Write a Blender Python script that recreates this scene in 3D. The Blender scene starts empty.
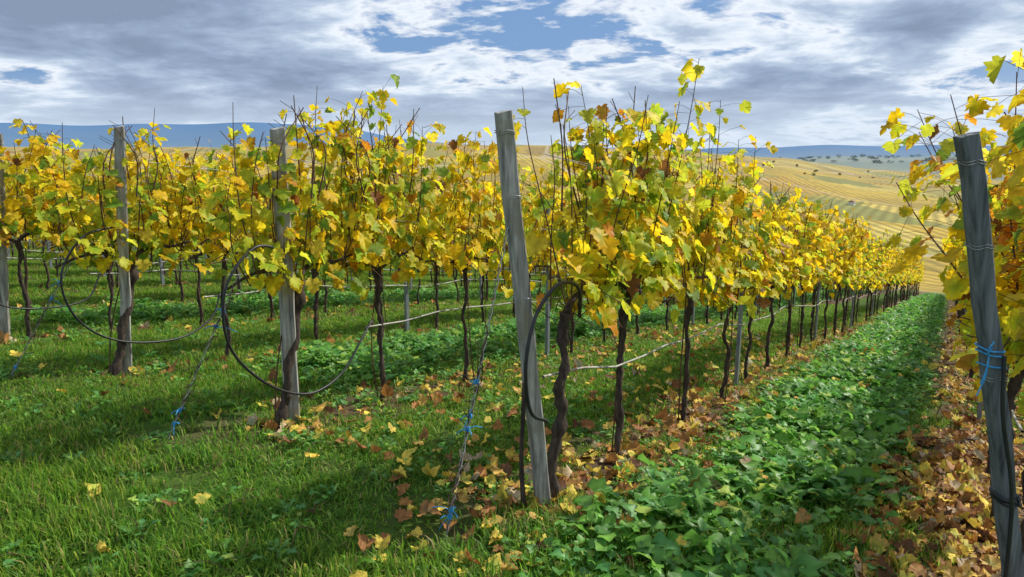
import bpy, math, random
import numpy as np
from mathutils import Vector, Matrix
rng=np.random.default_rng(7); random.seed(7)
scene=bpy.context.scene
scene.view_settings.view_transform='Standard'
scene.view_settings.look='None'
EYE=1.70
RD=np.array([.515,.857]); PD=np.array([-.857,.515])
ROWV0=1.63; SP=1.98
def smooth(a,b,x):
    t=np.clip((x-a)/(b-a),0,1); return t*t*(3-2*t)
def near_h(u):
    d=np.maximum(u-2.7,0)
    z=-.125*d-.024*np.maximum(u-8,0)*smooth(8,14,u)
    z=np.where(u>95,-.125*92.3-.024*87-(1-np.exp(-(u-95)/40))*5,z)
    z=z+.02*np.maximum(2.7-u,0)
    return z
AZK=[-180,-60,-30,-12,-5.5,5,14,21,27,32,60,180]
EL1=[.3,.3,.1,.35,.48,.25,-.1,-.75,-1.45,-1.9,-1.9,.3]
def hgt(x,y):
    x=np.asarray(x,float);y=np.asarray(y,float)
    r=np.hypot(x,y)+1e-6; az=np.degrees(np.arctan2(x,y))
    u=x*RD[0]+y*RD[1]
    zn=near_h(np.clip(u,-30,400))
    zn=zn+.012*np.sin(x*3.1+y*1.7)*np.cos(y*2.3-x)
    e1=np.interp(az,AZK,EL1)
    hr=np.tan(np.radians(e1))*900+EYE+.8*np.sin(az*.7)+.4*np.sin(az*1.9+1)
    w2=smooth(60,900,r)
    z=zn*(1-w2)+hr*w2
    roll=2.0*np.sin(x*.012+1)*np.cos(y*.009)*smooth(150,400,r)*(1-smooth(700,900,r))
    z=z+roll
    zb=-70.
    e2=-.45+.22*np.sin(az*.22+.8)+.12*np.sin(az*.61)
    z2=np.tan(np.radians(e2))*3200
    e3=.32+.16*np.sin(az*.105+3.4)+.08*np.sin(az*.31+1)+.05*np.sin(az*.9)+1.35*smooth(-2,-16,az)
    z3=np.tan(np.radians(e3))*9000
    z=z*(1-smooth(920,1500,r))+zb*smooth(920,1500,r)
    z=z*(1-smooth(1700,3200,r))+z2*smooth(1700,3200,r)
    z=z*(1-smooth(3300,5000,r))+(-60)*smooth(3300,5000,r)
    z=z*(1-smooth(5500,9000,r))+z3*smooth(5500,9000,r)
    return z
def H(x,y): return float(hgt(x,y))
def uv2xy(u,v): return u*RD[0]+v*PD[0], u*RD[1]+v*PD[1]
def nrm(x,y):
    e=.15
    return Vector((-(H(x+e,y)-H(x-e,y))/(2*e),-(H(x,y+e)-H(x,y-e))/(2*e),1)).normalized()

# ---------------- materials
def newmat(name):
    m=bpy.data.materials.new(name); m.use_nodes=True
    nt=m.node_tree; nt.nodes.clear()
    return m,nt,nt.nodes,nt.links
def leafmat(name,trans=.4,rough=.45,spec=.3,hue=.02,val=.25,tmul=1.3):
    m,nt,N,L=newmat(name)
    out=N.new('ShaderNodeOutputMaterial'); at=N.new('ShaderNodeAttribute'); at.attribute_name='col'
    no=N.new('ShaderNodeTexNoise'); no.inputs['Scale'].default_value=28; no.inputs['Detail'].default_value=3
    tc=N.new('ShaderNodeTexCoord'); L.new(tc.outputs['Object'],no.inputs['Vector'])
    mr=N.new('ShaderNodeMapRange'); mr.inputs[1].default_value=.3; mr.inputs[2].default_value=.7
    mr.inputs[3].default_value=1-val; mr.inputs[4].default_value=1+val*.6
    L.new(no.outputs[0],mr.inputs[0])
    hs=N.new('ShaderNodeHueSaturation'); L.new(at.outputs['Color'],hs.inputs['Color']); L.new(mr.outputs[0],hs.inputs['Value'])
    oi=N.new('ShaderNodeObjectInfo'); mh=N.new('ShaderNodeMapRange'); L.new(oi.outputs['Random'],mh.inputs[0])
    mh.inputs[3].default_value=.5-hue; mh.inputs[4].default_value=.5+hue; L.new(mh.outputs[0],hs.inputs['Hue'])
    p=N.new('ShaderNodeBsdfPrincipled'); p.inputs['Roughness'].default_value=rough
    p.inputs['Specular IOR Level'].default_value=spec
    L.new(hs.outputs[0],p.inputs['Base Color'])
    t=N.new('ShaderNodeBsdfTranslucent')
    vm=N.new('ShaderNodeVectorMath'); vm.operation='SCALE'; vm.inputs['Scale'].default_value=tmul
    L.new(hs.outputs[0],vm.inputs[0]); L.new(vm.outputs[0],t.inputs['Color'])
    mx=N.new('ShaderNodeMixShader'); mx.inputs[0].default_value=trans
    L.new(p.outputs[0],mx.inputs[1]); L.new(t.outputs[0],mx.inputs[2]); L.new(mx.outputs[0],out.inputs[0])
    return m
def noisemat(name,c1,c2,scale=8,stretch=(1,1,1),rough=.8,metal=0,bump=.3,dist=.01,c3=None):
    m,nt,N,L=newmat(name)
    out=N.new('ShaderNodeOutputMaterial'); p=N.new('ShaderNodeBsdfPrincipled')
    tc=N.new('ShaderNodeTexCoord'); mp=N.new('ShaderNodeMapping'); mp.inputs['Scale'].default_value=stretch
    L.new(tc.outputs['Object'],mp.inputs[0])
    no=N.new('ShaderNodeTexNoise'); no.inputs['Scale'].default_value=scale; no.inputs['Detail'].default_value=7; no.inputs['Roughness'].default_value=.65
    L.new(mp.outputs[0],no.inputs['Vector'])
    cr=N.new('ShaderNodeValToRGB'); cr.color_ramp.elements[0].position=.34; cr.color_ramp.elements[1].position=.66
    cr.color_ramp.elements[0].color=(*c1,1); cr.color_ramp.elements[1].color=(*c2,1)
    L.new(no.outputs[0],cr.inputs[0])
    col=cr.outputs[0]
    if c3:
        n2=N.new('ShaderNodeTexNoise'); n2.inputs['Scale'].default_value=scale*.25; n2.inputs['Detail'].default_value=5
        L.new(tc.outputs['Object'],n2.inputs['Vector'])
        r2=N.new('ShaderNodeMapRange'); r2.inputs[1].default_value=.5; r2.inputs[2].default_value=.62; r2.inputs[4].default_value=.7; L.new(n2.outputs[0],r2.inputs[0])
        mx=N.new('ShaderNodeMix'); mx.data_type='RGBA'; L.new(r2.outputs[0],mx.inputs[0]); L.new(col,mx.inputs[6]); mx.inputs[7].default_value=(*c3,1)
        col=mx.outputs[2]
    L.new(col,p.inputs['Base Color']); p.inputs['Roughness'].default_value=rough; p.inputs['Metallic'].default_value=metal
    b=N.new('ShaderNodeBump'); b.inputs['Strength'].default_value=bump; b.inputs['Distance'].default_value=dist
    L.new(no.outputs[0],b.inputs['Height']); L.new(b.outputs[0],p.inputs['Normal'])
    L.new(p.outputs[0],out.inputs[0]); return m
M_leaf=leafmat('vine_leaf',.53,.5,.22,.006,.25,1.35)
M_crop=leafmat('cover_crop_leaf',.36,.45,.32,.012,.25,1.8)
M_grass=leafmat('grass_blade',.45,.5,.25,.012,.15,1.7)
M_litter=leafmat('dry_leaf',.2,.6,.2,.0,.35,1.1)
M_bark=noisemat('vine_bark',(.018,.013,.011),(.095,.066,.048),18,(3,3,.8),.95,0,1,.015)
M_cane=noisemat('cane_bark',(.06,.028,.015),(.14,.07,.04),20,(1,1,1),.8,0,.3,.003)
M_post=noisemat('weathered_wood',(.12,.115,.11),(.52,.50,.46),26,(1.6,1.6,.10),.85,0,.9,.006,(.24,.22,.16))
M_slate=noisemat('dark_weathered_wood',(.045,.055,.062),(.19,.205,.22),24,(1.6,1.6,.09),.75,0,.7,.005)
M_metal=noisemat('galvanised_steel',(.17,.20,.24),(.33,.37,.42),10,(1,1,.3),.5,.55,.1,.002)
M_wire=noisemat('steel_wire',(.25,.25,.25),(.5,.5,.5),30,(1,1,1),.4,.6,0,.001)
M_hose=noisemat('black_hose',(.010,.011,.014),(.022,.024,.028),10,(1,1,1),.5,0,.1,.001)
M_drip=noisemat('drip_hose_grey',(.22,.20,.18),(.5,.48,.44),9,(1,1,1),.5,0,.1,.001)  # drip hose in mottled pale grey
M_blue=noisemat('blue_twine',(.02,.20,.50),(.06,.42,.75),60,(1,1,1),.6,0,.2,.001)

# ---------------- mesh builder
class MB:
    def __init__(s): s.V=[];s.F=[];s.M=[];s.C=[];s.n=0
    def add(s,v,f,mat=0,col=(1,1,1)):
        v=np.asarray(v,float).reshape(-1,3); f=np.asarray(f,int).reshape(-1,3)
        s.V.append(v); s.F.append(f+s.n); s.M.append(np.full(len(f),mat))
        c=np.asarray(col,float)
        if c.ndim==1: c=np.tile(c,(len(v),1))
        s.C.append(c); s.n+=len(v)
    def build(s,name,mats,smooth_=True,mesh_only=False):
        V=np.vstack(s.V);F=np.vstack(s.F);M=np.concatenate(s.M);C=np.vstack(s.C)
        me=bpy.data.meshes.new(name); me.from_pydata(V.tolist(),[],F.tolist())
        for m in mats: me.materials.append(m)
        me.polygons.foreach_set('material_index',M.astype('i'))
        me.polygons.foreach_set('use_smooth',np.full(len(F),smooth_))
        a=me.color_attributes.new('col','FLOAT_COLOR','POINT')
        a.data.foreach_set('color',np.hstack([C,np.ones((len(C),1))]).astype('f').ravel())
        me.update()
        if mesh_only: return me
        o=bpy.data.objects.new(name,me); scene.collection.objects.link(o); return o
def tube(mb,P,R,sides=6,mat=0,col=(1,1,1),cap=True,jit=0):
    P=np.asarray(P,float); n=len(P); R=np.broadcast_to(R,(n,)).astype(float)
    T=np.gradient(P,axis=0); T/=np.linalg.norm(T,axis=1)[:,None]+1e-9
    ref=np.array([.31,.95,.05]) if abs(T[0][1])<.8 else np.array([1,.1,.05])
    A=np.cross(T,ref); A/=np.linalg.norm(A,axis=1)[:,None]+1e-9; B=np.cross(T,A)
    th=np.arange(sides)/sides*2*np.pi
    rr=R[:,None]*(1+jit*rng.uniform(-1,1,(n,sides)))
    V=P[:,None,:]+rr[...,None]*(np.cos(th)[None,:,None]*A[:,None,:]+np.sin(th)[None,:,None]*B[:,None,:])
    V=V.reshape(-1,3); F=[]
    for i in range(n-1):
        for j in range(sides):
            a=i*sides+j;b=i*sides+(j+1)%sides;c=a+sides;d=b+sides
            F+=[(a,b,d),(a,d,c)]
    if cap:
        V=np.vstack([V,P[0],P[-1]])
        for j in range(sides):
            F.append((n*sides,(j+1)%sides,j)); F.append((n*sides+1,(n-1)*sides+j,(n-1)*sides+(j+1)%sides))
    mb.add(V,F,mat,col)
def crv(pts,n=24):
    pts=np.asarray(pts,float); m=len(pts); out=[]
    p=np.vstack([2*pts[0]-pts[1],pts,2*pts[-1]-pts[-2]])
    for t in np.linspace(0,m-1-1e-6,n):
        i=int(t);f=t-i;a,b,c,d=p[i],p[i+1],p[i+2],p[i+3]
        out.append(.5*((2*b)+(-a+c)*f+(2*a-5*b+4*c-d)*f*f+(-a+3*b-3*c+d)*f**3))
    return np.array(out)
half=[(-.05,-.02),(-.2,-.14),(-.40,-.06),(-.38,.10),(-.58,.22),(-.52,.36),(-.56,.50),(-.36,.50),(-.40,.72),(-.24,.76),(-.16,.88)]
OUT=np.array([(0,.04)]+half+[(0,1.0)]+[(-x,y) for x,y in half[::-1]])
LV=np.vstack([[0,.38],OUT]); nL=len(OUT)
LF=np.array([(0,1+(i+1)%nL,1+i) for i in range(nL)])
def leaves(mb,P,Y,Nn,S,C,mat,cup,droop,wob=.05,twoton=0.):
    Y=Y/np.linalg.norm(Y,axis=1)[:,None]
    X=np.cross(Y,Nn); X/=np.linalg.norm(X,axis=1)[:,None]+1e-9; Z=np.cross(X,Y)
    x=LV[:,0][None];y=LV[:,1][None]; asym=rng.uniform(.8,1.15,(len(P),1))
    w=rng.normal(0,wob,(len(P),len(LV)))
    z=cup[:,None]*np.abs(x)-droop[:,None]*y*y+w
    xx=(x*asym)+rng.normal(0,.02,(len(P),len(LV)))
    V=P[:,None]+S[:,None,None]*(xx[...,None]*X[:,None]+y[...,None]*Y[:,None]+z[...,None]*Z[:,None])
    nv=len(LV); F=(LF[None]+ (np.arange(len(P))*nv)[:,None,None]).reshape(-1,3)
    cc=np.repeat(C,nv,axis=0).reshape(len(P),nv,3)
    e=rng.uniform(.82,1.12,(len(P),nv,1)); cc=cc*e
    k=(rng.random(len(P))<twoton)
    cc[k,0]=cc[k,0]*np.array([.55,.9,1.0])
    k2=(rng.random(len(P))<twoton*.3)
    sc=rng.random((len(P),nv))<.3; sc[:,0]=False; sc&=k2[:,None]
    cc[sc]=cc[sc]*np.array([.55,.35,.5])
    mb.add(V.reshape(-1,3),F,mat,np.clip(cc.reshape(-1,3),0,1))
PAL=np.array([(.90,.60,.015),(.86,.69,.025),(.58,.60,.04),(.25,.38,.04),(.72,.32,.025),(.28,.11,.03),(.95,.76,.06)])
def make_vine(seed,green=.0,thick=1.,nshoot=15,lean=0.,bare=.10,sticks=1,xmin=-.56,hmul=1.,spread=1.,orange=0.):
    global rng
    rng=np.random.default_rng(seed); mb=MB()
    pts=[];x=lean; y=0
    for i,h in enumerate(np.linspace(-.05,.98,9)):
        x=lean*(1-h)+rng.normal(0,.012); y=rng.normal(0,.010)
        pts.append((x,y,h))
    P=crv(pts,30); R=np.linspace(.019,.014,30)*thick*(1+.28*rng.uniform(-1,1,30)); R[:3]*=1.25; R[-5:]*=1.5
    tube(mb,P,R,9,0,(1,1,1),jit=.24)
    if rng.random()<.7:
        q=[(lean+rng.normal(0,.05),.03,0),(lean*.5+rng.normal(0,.04),.03,.5),(rng.normal(0,.05),.02,1.2)]
        tube(mb,crv(q,10),.005,5,1)
    head=P[-1]
    for sgn in (-1,1):
        if sgn<0 and xmin>-.3: continue
        arm=crv([head,head+[sgn*.12,rng.normal(0,.02),.07],head+[sgn*.33,rng.normal(0,.03),.08+rng.normal(0,.03)],head+[sgn*.55,0,.05+rng.normal(0,.04)]],12)
        tube(mb,arm,np.linspace(.015,.006,12)*thick**.5,6,0,jit=.2)
    LP=[];LY=[];LN=[];LS=[];LC=[]
    for s in range(nshoot):
        bx=xmin+(.56-xmin)*(s+rng.random())/nshoot; by=rng.normal(0,.035); bz=.94+rng.uniform(-.02,.16)
        top=rng.uniform(1.70,2.10) if rng.random()<.82 else rng.uniform(1.35,1.75)
        if rng.random()<.14: top=rng.uniform(2.1,2.30)
        top=bz+(top-bz)*hmul
        sx=rng.normal(0,.13); sy=rng.normal(0,.10)*spread
        if bx<xmin+.15: sx=abs(sx)
        q=[(bx*.8,by,bz),(bx+sx*.3,by+sy*.5,bz+(top-bz)*.4),(bx+sx*.7,by+sy,bz+(top-bz)*.75),(bx+sx*1.2+rng.normal(0,.06),by+sy*1.3,top)]
        C=crv(q,16); tube(mb,C,np.linspace(.0052,.0020,16),4,1,cap=False)
        isbare=rng.random()<bare
        bias=rng.random()
        nl=int((top-bz)/.048)
        for k in range(nl):
            f=(k+rng.random()*.8)/nl; i=min(int(f*15),14); p=C[i]*(1-(f*15-i))+C[i+1]*(f*15-i) if f*15<15 else C[-1]
            if isbare and rng.random()<.75: continue
            if f>.88 and rng.random()<.4: continue
            if rng.random()<.08: continue
            th=rng.uniform(0,2*np.pi)
            side=np.array([np.cos(th)*.8,np.sin(th)*1.1,rng.uniform(-.25,.5)])
            pl=rng.uniform(.04,.15)*spread
            reps=1+(rng.random()<.65)
            for _ in range(reps):
                d=side+rng.normal(0,.25,3); d/=np.linalg.norm(d)
                pp=p+d*pl
                if pp[0]<xmin-.02: continue
                tube(mb,[p,p+d*pl*.5+[0,0,.008],pp],.0012,3,1,cap=False)
                tip=np.array([d[0]*.6,d[1]*.8,-.75+rng.normal(0,.35)])+rng.normal(0,.22,3)
                nn=np.array([d[0]*.7,d[1]*.9,.75])+rng.normal(0,.35,3)
                LP.append(pp);LY.append(tip);LN.append(nn);LS.append(rng.uniform(.055,.118)*(1.05-.3*f))
                r=rng.random()
                g=green+.09*(1-f)+.14*(bias-.5)*2
                if r<.02: c=PAL[5]
                elif r<.055+orange: c=PAL[4]
                elif r<.055+orange+.11+g*.55: c=PAL[2]
                elif r<.055+orange+.11+g*.55+.015+g*.3: c=PAL[3]
                elif r<.70: c=PAL[0]
                elif r<.90: c=PAL[1]
                else: c=PAL[6]
                LC.append(c*rng.uniform(.80,1.08))
                side=rng.normal(0,1,3);pl=rng.uniform(.05,.14)*spread
    for s in range(8):
        a=np.array([rng.uniform(xmin,.5),rng.normal(0,.05),rng.uniform(.95,1.25)])
        tube(mb,crv([a,a+rng.normal(0,.08,3),a+rng.normal(0,.14,3)+[0,0,-.05]],8),.003,4,1,cap=False)
    for s in range(sticks):
        a=np.array([rng.uniform(max(xmin,-.3),.4),rng.normal(0,.08),1.5]); e=a+[rng.normal(0,.12),rng.normal(0,.08),.5+rng.uniform(0,.16)]
        S_=crv([a,a+[rng.normal(0,.05),rng.normal(0,.04),.3],e],8); tube(mb,S_,np.linspace(.0060,.0032,8),4,1,cap=False)
        for w in range(3): tube(mb,[S_[4+w],S_[4+w]+[rng.normal(0,.05),rng.normal(0,.03),.06]],.002,3,1,cap=False)
    LP,LY,LN,LS,LC=map(np.array,(LP,LY,LN,LS,LC)); n=len(LP)
    leaves(mb,LP,LY,LN,LS,LC,2,rng.normal(.15,.25,n),rng.normal(.2,.22,n),.06,.45)
    return mb.build('grape_vine_mesh',[M_bark,M_cane,M_leaf],mesh_only=True)
GR=[.0,.10,.28,.04,.14,.0,.07,.28]
vines=[make_vine(100+i,green=GR[i],nshoot=13+(i*2)%5,sticks=1+i%2,hmul=[1,.96,1.04,.92,1,.97,.9,1.02][i]) for i in range(8)]
v_lean=make_vine(200,green=.3,thick=1.6,lean=-.24,nshoot=14,bare=.28,sticks=5)
v_bush=make_vine(205,green=.22,thick=1.1,lean=-.03,nshoot=18,bare=.25,sticks=11,hmul=1.04)
v_end=make_vine(202,green=.35,thick=1.6,lean=-.12,nshoot=9,bare=.15,sticks=2,xmin=-.16,hmul=.97)
v_thick=make_vine(201,green=.36,thick=1.2,lean=-.06,nshoot=19,sticks=3)
v_right=make_vine(206,green=.08,thick=1.5,lean=0,nshoot=19,sticks=4,spread=1.8,hmul=1.0,orange=.08)
rng=np.random.default_rng(11)
rowang=math.atan2(RD[1],RD[0])
distcol=bpy.data.collections.new('distant_vine_rows')
def put(me,name,x,y,z,rz,s=1.,coll=None,sz=None):
    o=bpy.data.objects.new(name,me); o.location=(x,y,z); o.rotation_euler=(0,0,rz)
    o.scale=(s,s,sz or s)
    (coll or scene.collection).objects.link(o); return o
def row_start(v): return 2.99+.06*(v-ROWV0)
rows=[ROWV0+SP*k for k in range(-2,15)]
for ri,v in enumerate(rows):
    k=ri-2; us=row_start(v); t=.2 if k!=-1 else .62
    if k==0: t=.24
    j=0
    while us+t<53:
        u=us+t; vv=v+rng.normal(0,.03); x,y=uv2xy(u,vv)
        az=math.degrees(math.atan2(x,y))
        if y>-.5 and abs(az)<52 or k in(-1,):
            near=(k in(-1,0,1,2) and t<9)
            me=vines[rng.integers(0,8)] if (k in(0,1) and t<6) else vines[[0,1,3,5,6,4][rng.integers(0,6)]]
            flip=math.pi*(rng.random()<.5)
            sz=rng.uniform(.92,1.03)
            if k>=2: sz*=.965
            if j==0 and k in(1,2): me=v_lean; flip=0
            if j==1 and k==1: me=v_bush; sz=1.02
            if j==0 and k==0: me=v_end; flip=0; sz=.99
            if j==1 and k==0: me=v_thick; flip=0; sz=1.05
            if j==0 and k==-1: me=v_right; flip=0; sz=1.03
            if j==1 and k==-1: me=v_right; flip=math.pi; sz=1.0
            put(me,'grape_vine',x,y,H(x,y),rowang+flip,rng.uniform(.97,1.09),None if near else distcol,sz)
        t+=1.04+rng.normal(0,.04) if j>0 else .84; j+=1
def inst(coll,name):
    e=bpy.data.objects.new(name,None); e.instance_type='COLLECTION'; e.instance_collection=coll; scene.collection.objects.link(e)
inst(distcol,'distant_vine_rows')

# ---------------- posts
def sqpost(name,base,top,w,d,mat,rz,extra=0):
    mb=MB(); base=np.array(base);top=np.array(top); n=14
    ax=np.array([math.cos(rz),math.sin(rz),0]); ay=np.array([-math.sin(rz),math.cos(rz),0]); V=[]
    prof=[(-.5,-.38),(-.38,-.5),(.38,-.5),(.5,-.38),(.5,.38),(.38,.5),(-.38,.5),(-.5,.38)]
    for i in range(n):
        f=i/(n-1); c=base*(1-f)+top*f+np.array([rng.normal(0,.0025),rng.normal(0,.0025),0])
        if i==0:c=c-(top-base)*.12
        for px,py in prof:
            V.append(c+ax*px*w*(1+rng.normal(0,.03))+ay*py*d*(1+rng.normal(0,.03))+(np.array([0,0,.014*px+rng.normal(0,.004)]) if i==n-1 else 0))
    F=[]
    for i in range(n-1):
        for j in range(8):
            a=i*8+j;b=i*8+(j+1)%8; F+=[(a,b,b+8),(a,b+8,a+8)]
    V.append(np.mean(V[-8:],axis=0)+np.array([0,0,.004])); c=len(V)-1
    for j in range(8): F.append((c,(n-1)*8+j,(n-1)*8+(j+1)%8))
    mb.add(V,F,0)
    for h in (.55,.80,.95):
        c=base*(1-h)+top*h; ring=[]
        for a in np.linspace(0,2*np.pi,17):
            ca,sa=math.cos(a),math.sin(a); m=max(abs(ca),abs(sa)); ring.append(c+ax*ca/m*(w*.53)+ay*sa/m*(d*.53)+[0,0,.004*math.sin(3*a)])
        tube(mb,ring,.0016,5,1,cap=False)
        tube(mb,np.array(ring)+[0,0,.009],.0016,5,1,cap=False)
    return mb,name,[mat,M_wire,M_hose,M_blue]
def rp(t,h,o,v):
    u=row_start(v)+t; x,y=uv2xy(u,v+o); return np.array([x,y,H(x,y)+h])
def P3(x,y,z): return np.array([x,y,z])
mb,nm,ms=sqpost('wooden_end_post',P3(.155,3.40,0),P3(-.040,3.27,1.865),.066,.066,M_post,.45); mb.build(nm,ms,False)
mb,nm,ms=sqpost('wooden_end_post',P3(-1.435,4.60,-.02),P3(-1.41,4.56,1.83),.084,.077,M_post,.5); mb.build(nm,ms,False)
mb,nm,ms=sqpost('wooden_end_post',P3(-3.09,5.72,-.02),P3(-2.94,5.66,1.87),.075,.07,M_post,.5); mb.build(nm,ms,False)
mb,nm,ms=sqpost('wooden_end_post',P3(-4.90,6.95,-.02),P3(-4.70,6.9,1.84),.08,.08,M_post,.5); mb.build(nm,ms,False)
mb,nm,ms=sqpost('dark_end_post',P3(1.82,2.38,0),P3(1.40,2.32,1.745),.054,.06,M_slate,.1)
b0=P3(1.82,2.38,0);b1=P3(1.40,2.32,1.745)
for f,m,r in ((.31,2,.007),(.30,2,.007),(.60,3,.003),(.61,3,.003),(.575,3,.003)):
    c=b0*(1-f)+b1*f; ring=[c+np.array([.034*np.sign(math.cos(a))*abs(math.cos(a))**.5,.038*np.sign(math.sin(a))*abs(math.sin(a))**.5,.006*math.sin(a+f*40)]) for a in np.linspace(0,2*np.pi,22)]
    tube(mb,ring,r,6,m,cap=False)
c=b0*.4+b1*.6
for dz in(.05,-.09,-.13,.03): tube(mb,crv([c+[-.03,-.04,0],c+[-.04,-.05,dz*.5],c+[-.035+dz*.2,-.05,dz]],8),.0025,5,3)
tube(mb,crv([c+[.02,-.04,.0],c+[.03,-.055,-.2],c+[.10,-.05,-.5],c+[.13,-.03,-.95]],14),.007,6,2)
mb.build(nm,ms,False)
mb=MB(); tube(mb,crv([(.06,3.36,-.05),(.045,3.35,.25),(.06,3.35,.62)],10),np.linspace(.014,.010,10),7,0,jit=.15); mb.build('wooden_stake',[M_bark])

def cpost(x,y,h):
    mb=MB(); z=H(x,y); w=.05;d=.032;th=.004
    prof=[(-w/2,d/2),(-w/2,-d/2),(w/2,-d/2),(w/2,d/2),(w/2-th,d/2),(w/2-th,-d/2+th),(-w/2+th,-d/2+th),(-w/2+th,d/2)]
    lx,ly=rng.normal(0,.015,2); V=[]
    for zz,f in((-.2,0),(h,1)):
        for a,b in prof: V.append((a*RD[0]-b*RD[1]+lx*f,a*RD[1]+b*RD[0]+ly*f,zz))
    F=[]
    for j in range(8): F+=[(j,(j+1)%8,(j+1)%8+8),(j,(j+1)%8+8,j+8)]
    for q in((1,2,5,6),(0,1,6,7),(2,3,4,5)): F+=[(8+q[0],8+q[1],8+q[2]),(8+q[0],8+q[2],8+q[3])]
    mb.add(V,F,0)
    for hh in np.arange(.3,h,.12):
        c=np.array([w/2*RD[0]+lx*hh/h,w/2*RD[1]+ly*hh/h,hh]); tube(mb,[c,c+[.01*RD[0],.01*RD[1],.012]],.002,4,0)
    return mb,z
mposts=[]
for k,v in enumerate(rows):
    us=row_start(v)
    for i in range(1,11):
        t=3.95+4.7*(i-1)+(0 if k==2 else rng.normal(0,.25)); x,y=uv2xy(us+t,v+.035)
        if abs(math.degrees(math.atan2(x,y)))>50: continue
        if us+t>53: continue
        mposts.append((x,y))
mdist=bpy.data.collections.new('line_posts'); m0=None
for x,y in mposts:
    r=math.hypot(x,y)
    if r<14:
        mb,z=cpost(x,y,1.72); o=mb.build('steel_line_post',[M_metal],False); o.location=(x,y,z)
        if m0 is None: m0=o.data
    else:
        put(m0,'steel_line_post',x,y,H(x,y),0,1,mdist)
inst(mdist,'distant_line_posts')
for k,v in enumerate(rows[6:15]):
    x,y=uv2xy(row_start(v),v); z=H(x,y); mb,nm,ms=sqpost('wooden_end_post',P3(x,y,z),P3(x-.05,y-.05,z+1.85),.08,.08,M_post,.5); mb.build(nm,ms,False)

for k,v in enumerate(rows[:15]):
    mb=MB(); us=row_start(v)
    for h,o in ((1.05,0),(1.38,.05),(1.38,-.05),(1.72,.05),(1.72,-.05)):
        P=[rp(t,h+.006*math.sin(t*2),o*(min(t,1)),v) for t in np.linspace(-.04,49,50)]
        tube(mb,P,.0015,4,0,cap=False)
    q=[rp(t,.63+.03*math.sin(t*1.9+k)+.02*math.sin(t*4.3),.02,v) for t in np.linspace(.85 if k!=2 else .05,49,110)]
    tube(mb,q,.0065,6,1,cap=False)
    mb.build('trellis_wires',[M_wire,M_drip])
def hose(pts,v,r=.0095,name='irrigation_hose'):
    mb=MB(); tube(mb,crv([rp(t,h,o,v) for t,h,o in pts],60),r,8,0); mb.build(name,[M_hose])
R1,R2,R3=rows[2],rows[3],rows[4]
hose([(.30,.95,-.05),(.22,1.10,-.08),(.0,1.13,-.09),(-.16,1.0,-.06),(-.24,.78,-.05),(-.20,.55,-.05),(-.06,.47,-.06)],R1,.009)
hose([(.05,1.15,-.08),(-.2,1.16,-.10),(-.42,.92,-.1),(-.40,.58,-.08),(-.15,.32,-.08),(.18,.21,-.08),(.50,.30,-.06),(.72,.50,-.04),(.9,.64,.0)],R2,.0085)
hose([(.05,1.20,-.08),(-.22,1.1,-.1),(-.40,.8,-.1),(-.30,.48,-.08),(.0,.30,-.08),(.5,.28,-.08),(.85,.42,-.05),(1.0,.63,0)],R3,.0085)
hose([(.05,1.2,-.08),(-.25,1.05,-.1),(-.3,.7,-.1),(0,.35,-.08),(.7,.35,-.05),(.95,.63,0)],rows[5],.0085)
def guy(top,bot,knots):
    mb=MB(); top=np.array(top);bot=np.array(bot)
    d=(bot-top); L=np.linalg.norm(d); s=np.cross(d/L,[0,1,0]); s/=np.linalg.norm(s); w=np.cross(d/L,s)
    for ph in (0,math.pi):
        P=[top+d*f+ (s*math.cos(f*70+ph)+w*math.sin(f*70+ph))*.006 for f in np.linspace(0,1,220)]
        tube(mb,P,.0024,4,0,cap=False)
    for _ in range(34):
        f=rng.uniform(.35,.98); a=top+d*f; b=a+d/L*rng.uniform(-.12,.12)+rng.normal(0,.02,3); c_=b+rng.normal(0,.03,3)
        tube(mb,crv([a,b,c_],8),.0022,4,2,cap=False)
    for f in knots:
        c=top+d*f
        for q in range(4):
            ring=[c+d/L*(.006*q-.012)+(s*math.cos(a)+w*math.sin(a))*.009 for a in np.linspace(0,2*np.pi,10)]
            tube(mb,ring,.0028,5,1,cap=False)
        for q in range(4):
            e=rng.normal(0,.032,3); e[2]=abs(e[2])*.5 if q%2 else -abs(e[2])
            tube(mb,crv([c,c+e*.6+[0,0,.01],c+e*1.1],7),.0024,5,1)
    mb.build('guy_wire',[M_wire,M_blue,M_cane])
x,y=-.30,3.02; guy((.0,3.30,1.45),(x,y,H(x,y)-.02),(.52,.62,.66,.90,.92))
x,y=-2.06,4.16; guy((-1.43,4.56,1.5),(x,y,H(x,y)-.02),(.50,.56,.93,.88))
x,y=-3.80,5.35; guy((-3.02,5.70,1.5),(x,y,H(x,y)-.02),(.52,.6,.93))

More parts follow.
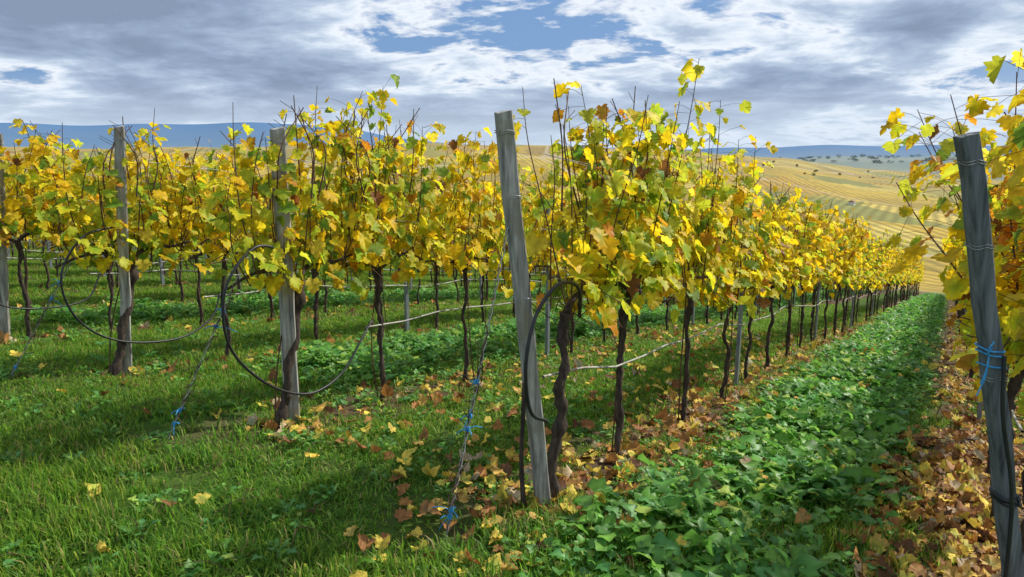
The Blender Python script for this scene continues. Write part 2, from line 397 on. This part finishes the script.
# ---------------- grass
def grass_patch(seed,n,size,lmin,lmax,wid=.0035,br=1.):
    r=np.random.default_rng(seed); mb=MB()
    cx=r.uniform(-size,size,(n,2)); tuft=r.uniform(-size,size,(18,2)); pick=r.integers(0,18,n)
    mixm=r.random(n)<.6; cx[mixm]=tuft[pick[mixm]]+r.normal(0,.035,(mixm.sum(),2))
    th=r.uniform(0,2*np.pi,n); L=r.uniform(lmin,lmax,n); bend=r.uniform(.15,1.0,n); w=wid*r.uniform(.6,1.3,n)
    d=np.stack([np.cos(th),np.sin(th)],1); s=np.stack([-np.sin(th),np.cos(th)],1)
    V=np.zeros((n,5,3))
    for i,(f,ww) in enumerate([(0,1),(0,-1),(.55,.8),(.55,-.8),(1,0)]):
        V[:,i,:2]=cx+d*(L*bend*f*f)[:,None]*.9+s*(w*ww)[:,None]
        V[:,i,2]=L*f*(1-.45*bend*f)
    F=np.array([(0,1,3),(0,3,2),(2,3,4)]); F=(F[None]+(np.arange(n)*5)[:,None,None]).reshape(-1,3)
    base=np.array([(.125,.26,.022),(.19,.34,.03),(.08,.19,.02),(.28,.35,.05),(.40,.32,.12)])*br
    ci=r.choice(5,n,p=[.34,.26,.24,.11,.05]); C=base[ci]*r.uniform(.8,1.2,(n,1)); C=np.repeat(C,5,axis=0).reshape(n,5,3)
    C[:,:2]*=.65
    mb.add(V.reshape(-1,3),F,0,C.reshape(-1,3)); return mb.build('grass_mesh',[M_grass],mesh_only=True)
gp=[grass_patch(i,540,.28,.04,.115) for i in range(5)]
gp2=[grass_patch(20+i,400,.28,.02,.065) for i in range(3)]
gpf=[grass_patch(40+i,500,.5,.04,.10,.006) for i in range(3)]
gcol=bpy.data.collections.new('grass')
def put_n(me,coll,x,y,s,sz=None,dz=0):
    o=bpy.data.objects.new(me.name,me)
    n=nrm(x,y); q=Vector((0,0,1)).rotation_difference(n).to_matrix().to_4x4()
    o.matrix_world=Matrix.Translation((x,y,H(x,y)+dz))@q@Matrix.Rotation(rng.uniform(0,6.283),4,'Z')@Matrix.Diagonal((s,s,sz or s,1))
    coll.objects.link(o)
def rowdist(v):
    m=(v-ROWV0)/SP; return abs(m-round(m))*SP
def inview(x,y,mg=6):
    return y>1.0 and abs(math.degrees(math.atan2(x,y)))<37+mg
def lownoise(x,y): return .5+.25*math.sin(x*1.9+1.3*math.sin(y*1.1))+.25*math.sin(y*2.3+1.7*math.sin(x*.9+2))
for x in np.arange(-8,4,.29):
    for y in np.arange(1.2,9,.29):
        xx=x+rng.uniform(-.14,.14);yy=y+rng.uniform(-.14,.14)
        if not inview(xx,yy): continue
        u=xx*RD[0]+yy*RD[1]; v=xx*PD[0]+yy*PD[1]
        rd=rowdist(v); ln=lownoise(xx,yy)
        rs=row_start(v)
        if v<.15 and u>1.4: continue
        if u>rs-.35 and rd<.34 and rng.random()<.74: continue
        if math.hypot(xx+.25,yy-3.1)<.30 and rng.random()<.85: continue
        if math.hypot(xx+2.05,yy-4.1)<.30 and rng.random()<.85: continue
        if u<rs and rng.random()<.08: continue
        me=(gp if ln>.45 and u<rs+.2 else gp2)[rng.integers(0,3)] if rng.random()<.8 else gp[rng.integers(0,5)]
        put_n(me,gcol,xx,yy,rng.uniform(.95,1.25),rng.uniform(.6,1.05)*(.65+.75*ln))
for v in rows[1:14]:
    lane=v-SP/2
    if abs(lane-(ROWV0-SP/2))<.1: continue
    for u in np.arange(3.2,26,.5):
        for o in np.arange(-.65,.7,.42):
            x,y=uv2xy(u+rng.uniform(-.2,.2),lane+o+rng.uniform(-.15,.15))
            if not inview(x,y,3) or math.hypot(x,y)<6.5: continue
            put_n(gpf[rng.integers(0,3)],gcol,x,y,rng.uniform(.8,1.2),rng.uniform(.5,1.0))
inst(gcol,'grass')

# ---------------- cover crop
def crop(seed,nl=11,dark=1.15):
    r=np.random.default_rng(seed); mb=MB()
    for i in range(nl):
        th=i*2.4+r.normal(0,.4); L=r.uniform(.065,.14); W=L*r.uniform(.42,.62); up=r.uniform(.25,1.25)
        d=np.array([math.cos(th),math.sin(th),0]); s=np.array([-d[1],d[0],0]); m=9
        pet=r.uniform(.03,.12); cur=np.array([r.normal(0,.04),r.normal(0,.04),.0]); ang=up; base=cur.copy()
        cur=cur+(d*math.cos(ang)+np.array([0,0,1])*math.sin(ang))*pet
        tube(mb,[base,cur],[.0025,.0018],3,0,(.20,.30,.08),cap=False)
        tw=r.normal(0,.35)
        prof=[.12,.48,.26,.72,.42,1.0,.95,.70,.10]; V=[]
        for k in range(m):
            nrmv=-d*math.sin(ang)+np.array([0,0,1])*math.cos(ang)
            s2=s*math.cos(tw)+nrmv*math.sin(tw); n2=nrmv*math.cos(tw)-s*math.sin(tw)
            fold=.25+r.normal(0,.2)
            for sg in(-1,0,1):
                jag=prof[k]*(1+r.normal(0,.16)) if sg else 0
                V.append(cur+s2*sg*W*.5*jag+n2*fold*W*.5*jag*abs(sg)+r.normal(0,.003,3))
            cur=cur+(d*math.cos(ang)+np.array([0,0,1])*math.sin(ang))*L/(m-1); ang-=r.uniform(.05,.28)
        F=[]
        for k in range(m-1):
            for j in range(2):
                a=k*3+j; F+=[(a,a+1,a+4),(a,a+4,a+3)]
        c=np.array([(.095,.23,.035),(.07,.18,.035),(.14,.29,.045),(.075,.20,.055),(.24,.32,.06)][r.choice(5,p=[.3,.22,.25,.16,.07])])*r.uniform(.8,1.25)*dark
        C=np.tile(c,(len(V),1)); C[1::3]*=1.4
        mb.add(V,F,0,C)
    return mb.build('cover_crop_mesh',[M_crop],mesh_only=True)
cm=[crop(60+i,14+i%4) for i in range(8)]
ccol=bpy.data.collections.new('cover_crop')
def croplane(v0,v1,u0,u1,dens):
    u=u0
    while u<u1:
        step=.10+.006*max(u-6,0)
        cnt=max(1,int((v1-v0)*step*dens/(1+.05*max(u-8,0))))
        for _ in range(cnt):
            uu=u+rng.uniform(0,step); vv=rng.uniform(v0,v1)+rng.normal(0,.07)
            x,y=uv2xy(uu,vv)
            if not inview(x,y,4): continue
            ln=lownoise(x*1.8,y*1.8)
            if uu<9 and ln<.28 and rng.random()<.6: continue
            edge=min(vv-v0,v1-vv); s=rng.uniform(.7,1.3)*(.6 if edge<.12 else 1)*(.62+.6*ln)
            if uu>18: s*=1.3
            put_n(cm[rng.integers(0,8)],ccol,x,y,s,s*rng.uniform(.7,1.15))
        u+=step
croplane(.22,1.30,2.30,50,86)
croplane(ROWV0+SP+.35,ROWV0+2*SP-.35,4.0,40,58)
croplane(ROWV0+3*SP+.35,ROWV0+4*SP-.35,4.2,30,32)
for _ in range(700):
    x=rng.uniform(-6,1.2);y=rng.uniform(1.8,9)
    if not inview(x,y): continue
    put_n(cm[rng.integers(0,8)],ccol,x,y,rng.uniform(.25,.6),None)
inst(ccol,'cover_crop')

# ---------------- fallen leaves
mb=MB(); P=[];S=[];C=[]
LPAL=np.array([(.48,.22,.06),(.34,.15,.05),(.66,.40,.09),(.80,.60,.09),(.20,.09,.04),(.55,.42,.25)])
def litter(u,v,zoff=.012,yel=0,small=1):
    x,y=uv2xy(u,v)
    if not inview(x,y,4): return
    if math.hypot(x,y)<2.3: return
    P.append((x,y,H(x,y)+zoff+rng.uniform(0,.02))); S.append(rng.uniform(.042,.088)*small)
    c=LPAL[3] if rng.random()<yel else LPAL[rng.choice(6,p=[.26,.18,.22,.14,.10,.10])]
    C.append(c*rng.uniform(.7,1.15))
for k,v in enumerate(rows[1:8]):
    n=[1700,1300,420,300,200,150,100][k]
    for _ in range(n):
        u=row_start(v)-.2+rng.exponential(8)
        if u>40: continue
        litter(u,v+rng.normal(-.04,.23),yel=.08)
for _ in range(1150): litter(rng.uniform(1.6,6),rng.uniform(-.6,.30))
for _ in range(120): litter(rng.uniform(2.1,3.5),ROWV0+rng.normal(-.05,.42),.03,.3)
for _ in range(35): litter(rng.uniform(2.8,3.6),rows[3]+rng.normal(-.1,.35),.03,.4)
for _ in range(50):
    u=rng.uniform(.8,4);v=rng.uniform(1.0,8); litter(u,v,.05,.5)
for _ in range(320): litter(rng.uniform(3,12),rng.uniform(ROWV0+.2,ROWV0+SP-.2),.05,.35)
for _ in range(90): litter(rng.uniform(2.6,14),rng.uniform(.2,1.3),.12,.3,.8)
P=np.array(P);S=np.array(S);C=np.array(C);n=len(P)
th=rng.uniform(0,2*np.pi,n); Y=np.stack([np.cos(th),np.sin(th),rng.normal(0,.3,n)],1); Nn=np.stack([rng.normal(0,.35,n),rng.normal(0,.35,n),np.ones(n)*np.sign(rng.uniform(-.3,1,n))],1)
leaves(mb,P,Y,Nn,S,C,0,rng.normal(.35,.5,n),rng.normal(.0,.45,n),.08,.3)
mb.build('fallen_leaves',[M_litter])
mb=MB()
for _ in range(260):
    x=rng.uniform(-4,1.6);y=rng.uniform(2.4,7); th=rng.uniform(0,6.28);L=rng.uniform(.05,.25); z=H(x,y)
    tube(mb,crv([(x,y,z+.03),(x+math.cos(th)*L*.5,y+math.sin(th)*L*.5,z+.05+rng.uniform(0,.04)),(x+math.cos(th+.3)*L,y+math.sin(th+.3)*L,z+.03+rng.uniform(0,.06))],6),.0018,4,0,(.3,.22,.12))
mb.build('dry_twigs',[M_cane])

# ---------------- ground sheet
rr=[0.]; r=.35
while r<14000: rr.append(r); r*=1.062 if r<3000 else 1.035
rr=np.array(rr[1:]); azs=np.concatenate([np.linspace(-48,48,420),np.linspace(50,310,110)]); na=len(azs)
A=np.radians(azs); X=np.sin(A)[None]*rr[:,None]; Yy=np.cos(A)[None]*rr[:,None]; Z=hgt(X,Yy)
V=np.stack([X,Yy,Z],-1).reshape(-1,3); V=np.vstack([V,[0,0,H(0,0.01)]]); F=[]
for i in range(len(rr)-1):
    a=np.arange(na);b=(a+1)%na
    F.append(np.stack([i*na+a,i*na+a+na,i*na+b+na,i*na+b],1))
F=np.vstack(F).tolist()+[(len(V)-1,a,(a+1)%na) for a in range(na)]
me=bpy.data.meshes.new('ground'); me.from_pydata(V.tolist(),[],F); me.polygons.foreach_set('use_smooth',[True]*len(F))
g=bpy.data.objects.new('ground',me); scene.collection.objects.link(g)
m,nt,N,L=newmat('ground_mat')
def math_(op,a,b=None,c=None,clamp=False):
    n=N.new('ShaderNodeMath'); n.operation=op; n.use_clamp=clamp
    for i,s in enumerate((a,b,c)):
        if s is None: continue
        if isinstance(s,(int,float)): n.inputs[i].default_value=s
        else: L.new(s,n.inputs[i])
    return n.outputs[0]
def dot(vec):
    n=N.new('ShaderNodeVectorMath'); n.operation='DOT_PRODUCT'; L.new(pos,n.inputs[0]); n.inputs[1].default_value=vec; return n.outputs['Value']
def noise(scale,detail=5,rough=.6,vec=None):
    n=N.new('ShaderNodeTexNoise'); n.inputs['Scale'].default_value=scale; n.inputs['Detail'].default_value=detail; n.inputs['Roughness'].default_value=rough
    L.new(vec or pos,n.inputs['Vector']); return n.outputs[0]
def mr(s,a,b,c=0.,d=1.):
    n=N.new('ShaderNodeMapRange'); L.new(s,n.inputs[0])
    for i,x in enumerate((a,b,c,d)): n.inputs[i+1].default_value=x
    return n.outputs[0]
def mix(f,a,b):
    n=N.new('ShaderNodeMix'); n.data_type='RGBA'
    if isinstance(f,float): n.inputs[0].default_value=f
    else: L.new(f,n.inputs[0])
    for i,s in((6,a),(7,b)):
        if isinstance(s,tuple): n.inputs[i].default_value=(*s,1)
        else: L.new(s,n.inputs[i])
    return n.outputs[2]
geo=N.new('ShaderNodeNewGeometry'); pos=geo.outputs['Position']
out=N.new('ShaderNodeOutputMaterial'); pb=N.new('ShaderNodeBsdfPrincipled'); pb.inputs['Roughness'].default_value=.95; pb.inputs['Specular IOR Level'].default_value=.1
u=dot((RD[0],RD[1],0)); v=dot((PD[0],PD[1],0))
rl=N.new('ShaderNodeVectorMath'); rl.operation='LENGTH'; L.new(pos,rl.inputs[0]); rlen=rl.outputs['Value']
mm=math_('DIVIDE',math_('SUBTRACT',v,ROWV0),SP); fr=math_('ABSOLUTE',math_('SUBTRACT',mm,math_('ROUND',mm)))
n1=noise(3.,6); n2=noise(22,6,.7)
soilm=mr(math_('ADD',fr,math_('MULTIPLY',math_('SUBTRACT',n1,.5),.35)),.12,.22,1.,0.)
soilm=math_('MULTIPLY',soilm,mr(u,2.2,3.0))
soil=mix(n2,(.035,.022,.014),(.17,.11,.07)); grn=mix(n2,(.03,.065,.01),(.09,.17,.025))
grn=mix(mr(n1,.52,.72,0,.8),grn,(.09,.075,.04))
near=mix(soilm,grn,soil)
vo=N.new('ShaderNodeTexVoronoi'); vo.inputs['Scale'].default_value=.022; vo.inputs['Randomness'].default_value=.8; vo.distance='CHEBYCHEV'
mp=N.new('ShaderNodeMapping'); mp.inputs['Scale'].default_value=(1.7,.5,0); mp.inputs['Rotation'].default_value=(0,0,.45); L.new(pos,mp.inputs[0]); L.new(mp.outputs[0],vo.inputs['Vector'])
sepc=N.new('ShaderNodeSeparateColor'); L.new(vo.outputs['Color'],sepc.inputs[0])
cr=N.new('ShaderNodeValToRGB'); cr.color_ramp.interpolation='CONSTANT'
els=[(0,(.54,.36,.06)),(.20,(.42,.29,.06)),(.38,(.60,.42,.07)),(.52,(.36,.31,.08)),(.64,(.50,.30,.06)),(.75,(.26,.26,.08)),(.84,(.38,.24,.07)),(.93,(.62,.47,.12))]
e=cr.color_ramp.elements; e[0].position=0;e[0].color=(*els[0][1],1);e[1].position=.20;e[1].color=(*els[1][1],1)
for p_,c_ in els[2:]: q=e.new(p_); q.color=(*c_,1)
L.new(sepc.outputs[0],cr.inputs[0])
wv=N.new('ShaderNodeTexWave'); wv.inputs['Scale'].default_value=.085; wv.inputs['Distortion'].default_value=.7; wv.bands_direction='X'; wv.inputs['Detail'].default_value=3
wr=N.new('ShaderNodeVectorRotate'); wr.rotation_type='Z_AXIS'; L.new(pos,wr.inputs[0]); wr.inputs['Center'].default_value=(0,0,0)
L.new(math_('ADD',math_('MULTIPLY',math_('ROUND',math_('MULTIPLY',sepc.outputs[1],3.)),.3),-.1),wr.inputs['Angle']); L.new(wr.outputs[0],wv.inputs['Vector'])
gold=mix(mr(wv.outputs[0],.0,1.,.0,.6),cr.outputs[0],(.13,.12,.04))
gold=mix(mr(noise(.05,6,.7),.42,.7,0,.55),gold,(.22,.17,.06))
gold=mix(mr(noise(.4,5,.75),.5,.72,0,.6),gold,(.07,.08,.03))
vd=N.new('ShaderNodeTexVoronoi'); vd.feature='DISTANCE_TO_EDGE'; vd.inputs['Scale'].default_value=.006; L.new(mp.outputs[0],vd.inputs['Vector'])
gold=mix(mr(vd.outputs['Distance'],.006,.015,.6,0.),gold,(.46,.40,.27))
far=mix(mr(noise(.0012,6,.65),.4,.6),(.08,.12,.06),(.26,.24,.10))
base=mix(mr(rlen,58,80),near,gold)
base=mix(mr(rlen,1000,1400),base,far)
haze_tint=mr(rlen,250,3600,0,.72); haze_tint2=mr(rlen,3600,8500,0,.95)
base=mix(haze_tint,base,(.18,.26,.33)); base=mix(haze_tint2,base,(.085,.175,.33))  # aerial haze painted into the base colour by distance, bluer on far hills
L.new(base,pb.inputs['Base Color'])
bp=N.new('ShaderNodeBump'); bp.inputs['Strength'].default_value=.7; bp.inputs['Distance'].default_value=.03; L.new(n2,bp.inputs['Height']); L.new(bp.outputs[0],pb.inputs['Normal'])
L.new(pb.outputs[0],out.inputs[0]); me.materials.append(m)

def find_r(az,el,r0=110):
    a=math.radians(az)
    for r in np.arange(r0,1500,4):
        if math.degrees(math.atan2(H(r*math.sin(a),r*math.cos(a))-EYE,r))>el: return r
    return 700
M_tree=leafmat('tree_foliage',.2,.6,.2,.02,.3,1.2)
mb=MB()
spots=[(rng.uniform(16,34),rng.uniform(500,930),rng.uniform(.6,1.2)) for _ in range(22)]+[(rng.uniform(14,34),rng.uniform(2600,3300),rng.uniform(3,6)) for _ in range(90)]+[(rng.uniform(3,7),rng.uniform(890,915),rng.uniform(1.2,2)) for _ in range(3)]
for az,r,s in spots:
    a=math.radians(az); x=r*math.sin(a);y=r*math.cos(a);z=H(x,y)
    tube(mb,[(x,y,z-1),(x,y,z+s)],[.25,.15],5,1)
    n=60; d=rng.normal(0,1,(n,3)); d/=np.linalg.norm(d,axis=1)[:,None]; rad=s*(.65+.35*rng.random(n))[:,None]
    wx=2.2 if r>2000 else 1.2
    cc=np.array([x,y,z+s*.9]); Pn=cc+d*rad*[wx,wx,.7]
    c=np.array([(.09,.12,.04),(.15,.13,.04),(.09,.11,.06)][rng.integers(0,3)])
    if r>2000: c=c*.5+np.array([.09,.13,.16])  # far trees: bluish distance haze painted into the foliage colour
    for i in range(n):
        q=rng.normal(0,1,(3,3))*s*.3; mb.add(Pn[i]+q,[(0,1,2)],0,c*rng.uniform(.7,1.3))
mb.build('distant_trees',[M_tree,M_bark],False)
M_wall=noisemat('white_render',(.6,.58,.54),(.78,.76,.72),1,(1,1,1),.9); M_roof=noisemat('roof_tiles',(.20,.10,.07),(.32,.17,.12),3); M_glass=noisemat('window_glass',(.03,.04,.05),(.05,.06,.07),1,(1,1,1),.1)
def boxm(name,a,b,mat,parent):
    me=bpy.data.meshes.new(name); x0,y0,z0=a;x1,y1,z1=b
    me.from_pydata([(x0,y0,z0),(x1,y0,z0),(x1,y1,z0),(x0,y1,z0),(x0,y0,z1),(x1,y0,z1),(x1,y1,z1),(x0,y1,z1)],[],[(3,2,1,0),(4,5,6,7),(0,1,5,4),(1,2,6,5),(2,3,7,6),(3,0,4,7)])
    me.materials.append(mat); o=bpy.data.objects.new(name,me); o.parent=parent; scene.collection.objects.link(o)
def house(az,el,sc,rz):
    r=find_r(az,el); a=math.radians(az); x=r*math.sin(a);y=r*math.cos(a)
    e=bpy.data.objects.new('farm_house',None); e.location=(x,y,H(x,y)); e.rotation_euler=(0,0,rz); e.scale=(sc,)*3; scene.collection.objects.link(e)
    boxm('walls',(-4,-2.5,-1),(4,2.5,3.2),M_wall,e)
    me=bpy.data.meshes.new('roof'); me.from_pydata([(-4.4,-3,3.2),(4.4,-3,3.2),(4.4,3,3.2),(-4.4,3,3.2),(-4.4,0,4.8),(4.4,0,4.8)],[],[(0,1,5,4),(2,3,4,5),(0,4,3),(1,2,5),(3,2,1,0)]); me.materials.append(M_roof)
    o=bpy.data.objects.new('roof',me); o.parent=e; scene.collection.objects.link(o)
    for i,xx in enumerate((-3,-1,2)): boxm('window_%d'%(i+1),(xx,-2.54,1),(xx+.9,-2.503,2),M_glass,e)
    boxm('door',(.6,-2.55,0),(1.5,-2.503,2),M_roof,e)
house(24.6,-3.8,.4,1.0)

# ---------------- light and sky
saz,sel=math.radians(61),math.radians(42)
S=Vector((math.sin(saz)*math.cos(sel),math.cos(saz)*math.cos(sel),math.sin(sel)))
ld=bpy.data.lights.new('sun','SUN'); ld.energy=5.0; ld.angle=math.radians(.8); ld.color=(1,.95,.84)
lo=bpy.data.objects.new('sun',ld); lo.rotation_euler=S.to_track_quat('Z','Y').to_euler(); lo.location=S*50; scene.collection.objects.link(lo)
w=bpy.data.worlds.new('World'); scene.world=w; w.use_nodes=True; nt=w.node_tree; N=nt.nodes; L=nt.links; N.clear()
out=N.new('ShaderNodeOutputWorld'); bg=N.new('ShaderNodeBackground'); L.new(bg.outputs[0],out.inputs[0]); bg.inputs[1].default_value=.125
sky=N.new('ShaderNodeTexSky'); sky.sky_type='NISHITA'; sky.sun_disc=False; sky.sun_elevation=sel; sky.sun_rotation=saz; sky.altitude=200
tc=N.new('ShaderNodeTexCoord'); pos=tc.outputs['Generated']
sx=N.new('ShaderNodeSeparateXYZ'); L.new(pos,sx.inputs[0])
zz=math_('ADD',math_('MAXIMUM',sx.outputs[2],0.),.17)
cx=N.new('ShaderNodeCombineXYZ'); L.new(math_('DIVIDE',sx.outputs[0],zz),cx.inputs[0]); L.new(math_('DIVIDE',sx.outputs[1],zz),cx.inputs[1])
cv=cx.outputs[0]
def noisew(scale,detail,rough,off,dist=0):
    mp=N.new('ShaderNodeMapping'); mp.inputs['Location'].default_value=off; L.new(cv,mp.inputs[0])
    n=N.new('ShaderNodeTexNoise'); n.inputs['Scale'].default_value=scale; n.inputs['Detail'].default_value=detail; n.inputs['Roughness'].default_value=rough; n.inputs['Distortion'].default_value=dist
    L.new(mp.outputs[0],n.inputs['Vector']); return n.outputs[0]
big=noisew(.75,10,.56,(3.3,1.6,0),.2); det=noisew(2.6,10,.6,(7,2,5),.3)
right=mr(sx.outputs[0],.05,.55,0,1)
left=mr(sx.outputs[0],.12,-.2,0,1)
up=mr(sx.outputs[2],.13,.19,0,1)
dens=math_('ADD',math_('ADD',math_('MULTIPLY',big,.68),math_('MULTIPLY',det,.32)),math_('ADD',math_('MULTIPLY',right,-.040),math_('ADD',math_('MULTIPLY',up,-.012),math_('MULTIPLY',left,.028))))
cover=mr(dens,.405,.440)
cr=N.new('ShaderNodeValToRGB'); e=cr.color_ramp.elements; e[0].position=0; e[0].color=(8.4,8.5,8.6,1); e[1].position=1; e[1].color=(2.0,2.6,3.7,1)
q=e.new(.22); q.color=(6.2,6.9,7.8,1); q=e.new(.42); q.color=(3.9,4.8,6.1,1); q=e.new(.72); q.color=(2.6,3.35,4.7,1)
thick=mr(dens,.415,.61)
L.new(thick,cr.inputs[0])
bl=N.new('ShaderNodeVectorMath'); bl.operation='SCALE'; L.new(sky.outputs[0],bl.inputs[0]); bl.inputs['Scale'].default_value=.55
blue=mix(.7,bl.outputs[0],(1.6,3.1,5.9))
skyc=mix(cover,blue,cr.outputs[0])
hz=mr(sx.outputs[2],.0,.085,.8,0.)
skyc=mix(hz,skyc,(5.4,6.3,7.4))
L.new(skyc,bg.inputs[0])

cd=bpy.data.cameras.new('camera'); cam=bpy.data.objects.new('camera',cd); scene.collection.objects.link(cam)
cd.sensor_width=36; cd.lens=26.0; cd.clip_end=40000; cd.clip_start=.05
cam.location=(0,0,EYE); cam.rotation_euler=(math.radians(90-10.6),0,0); scene.camera=cam
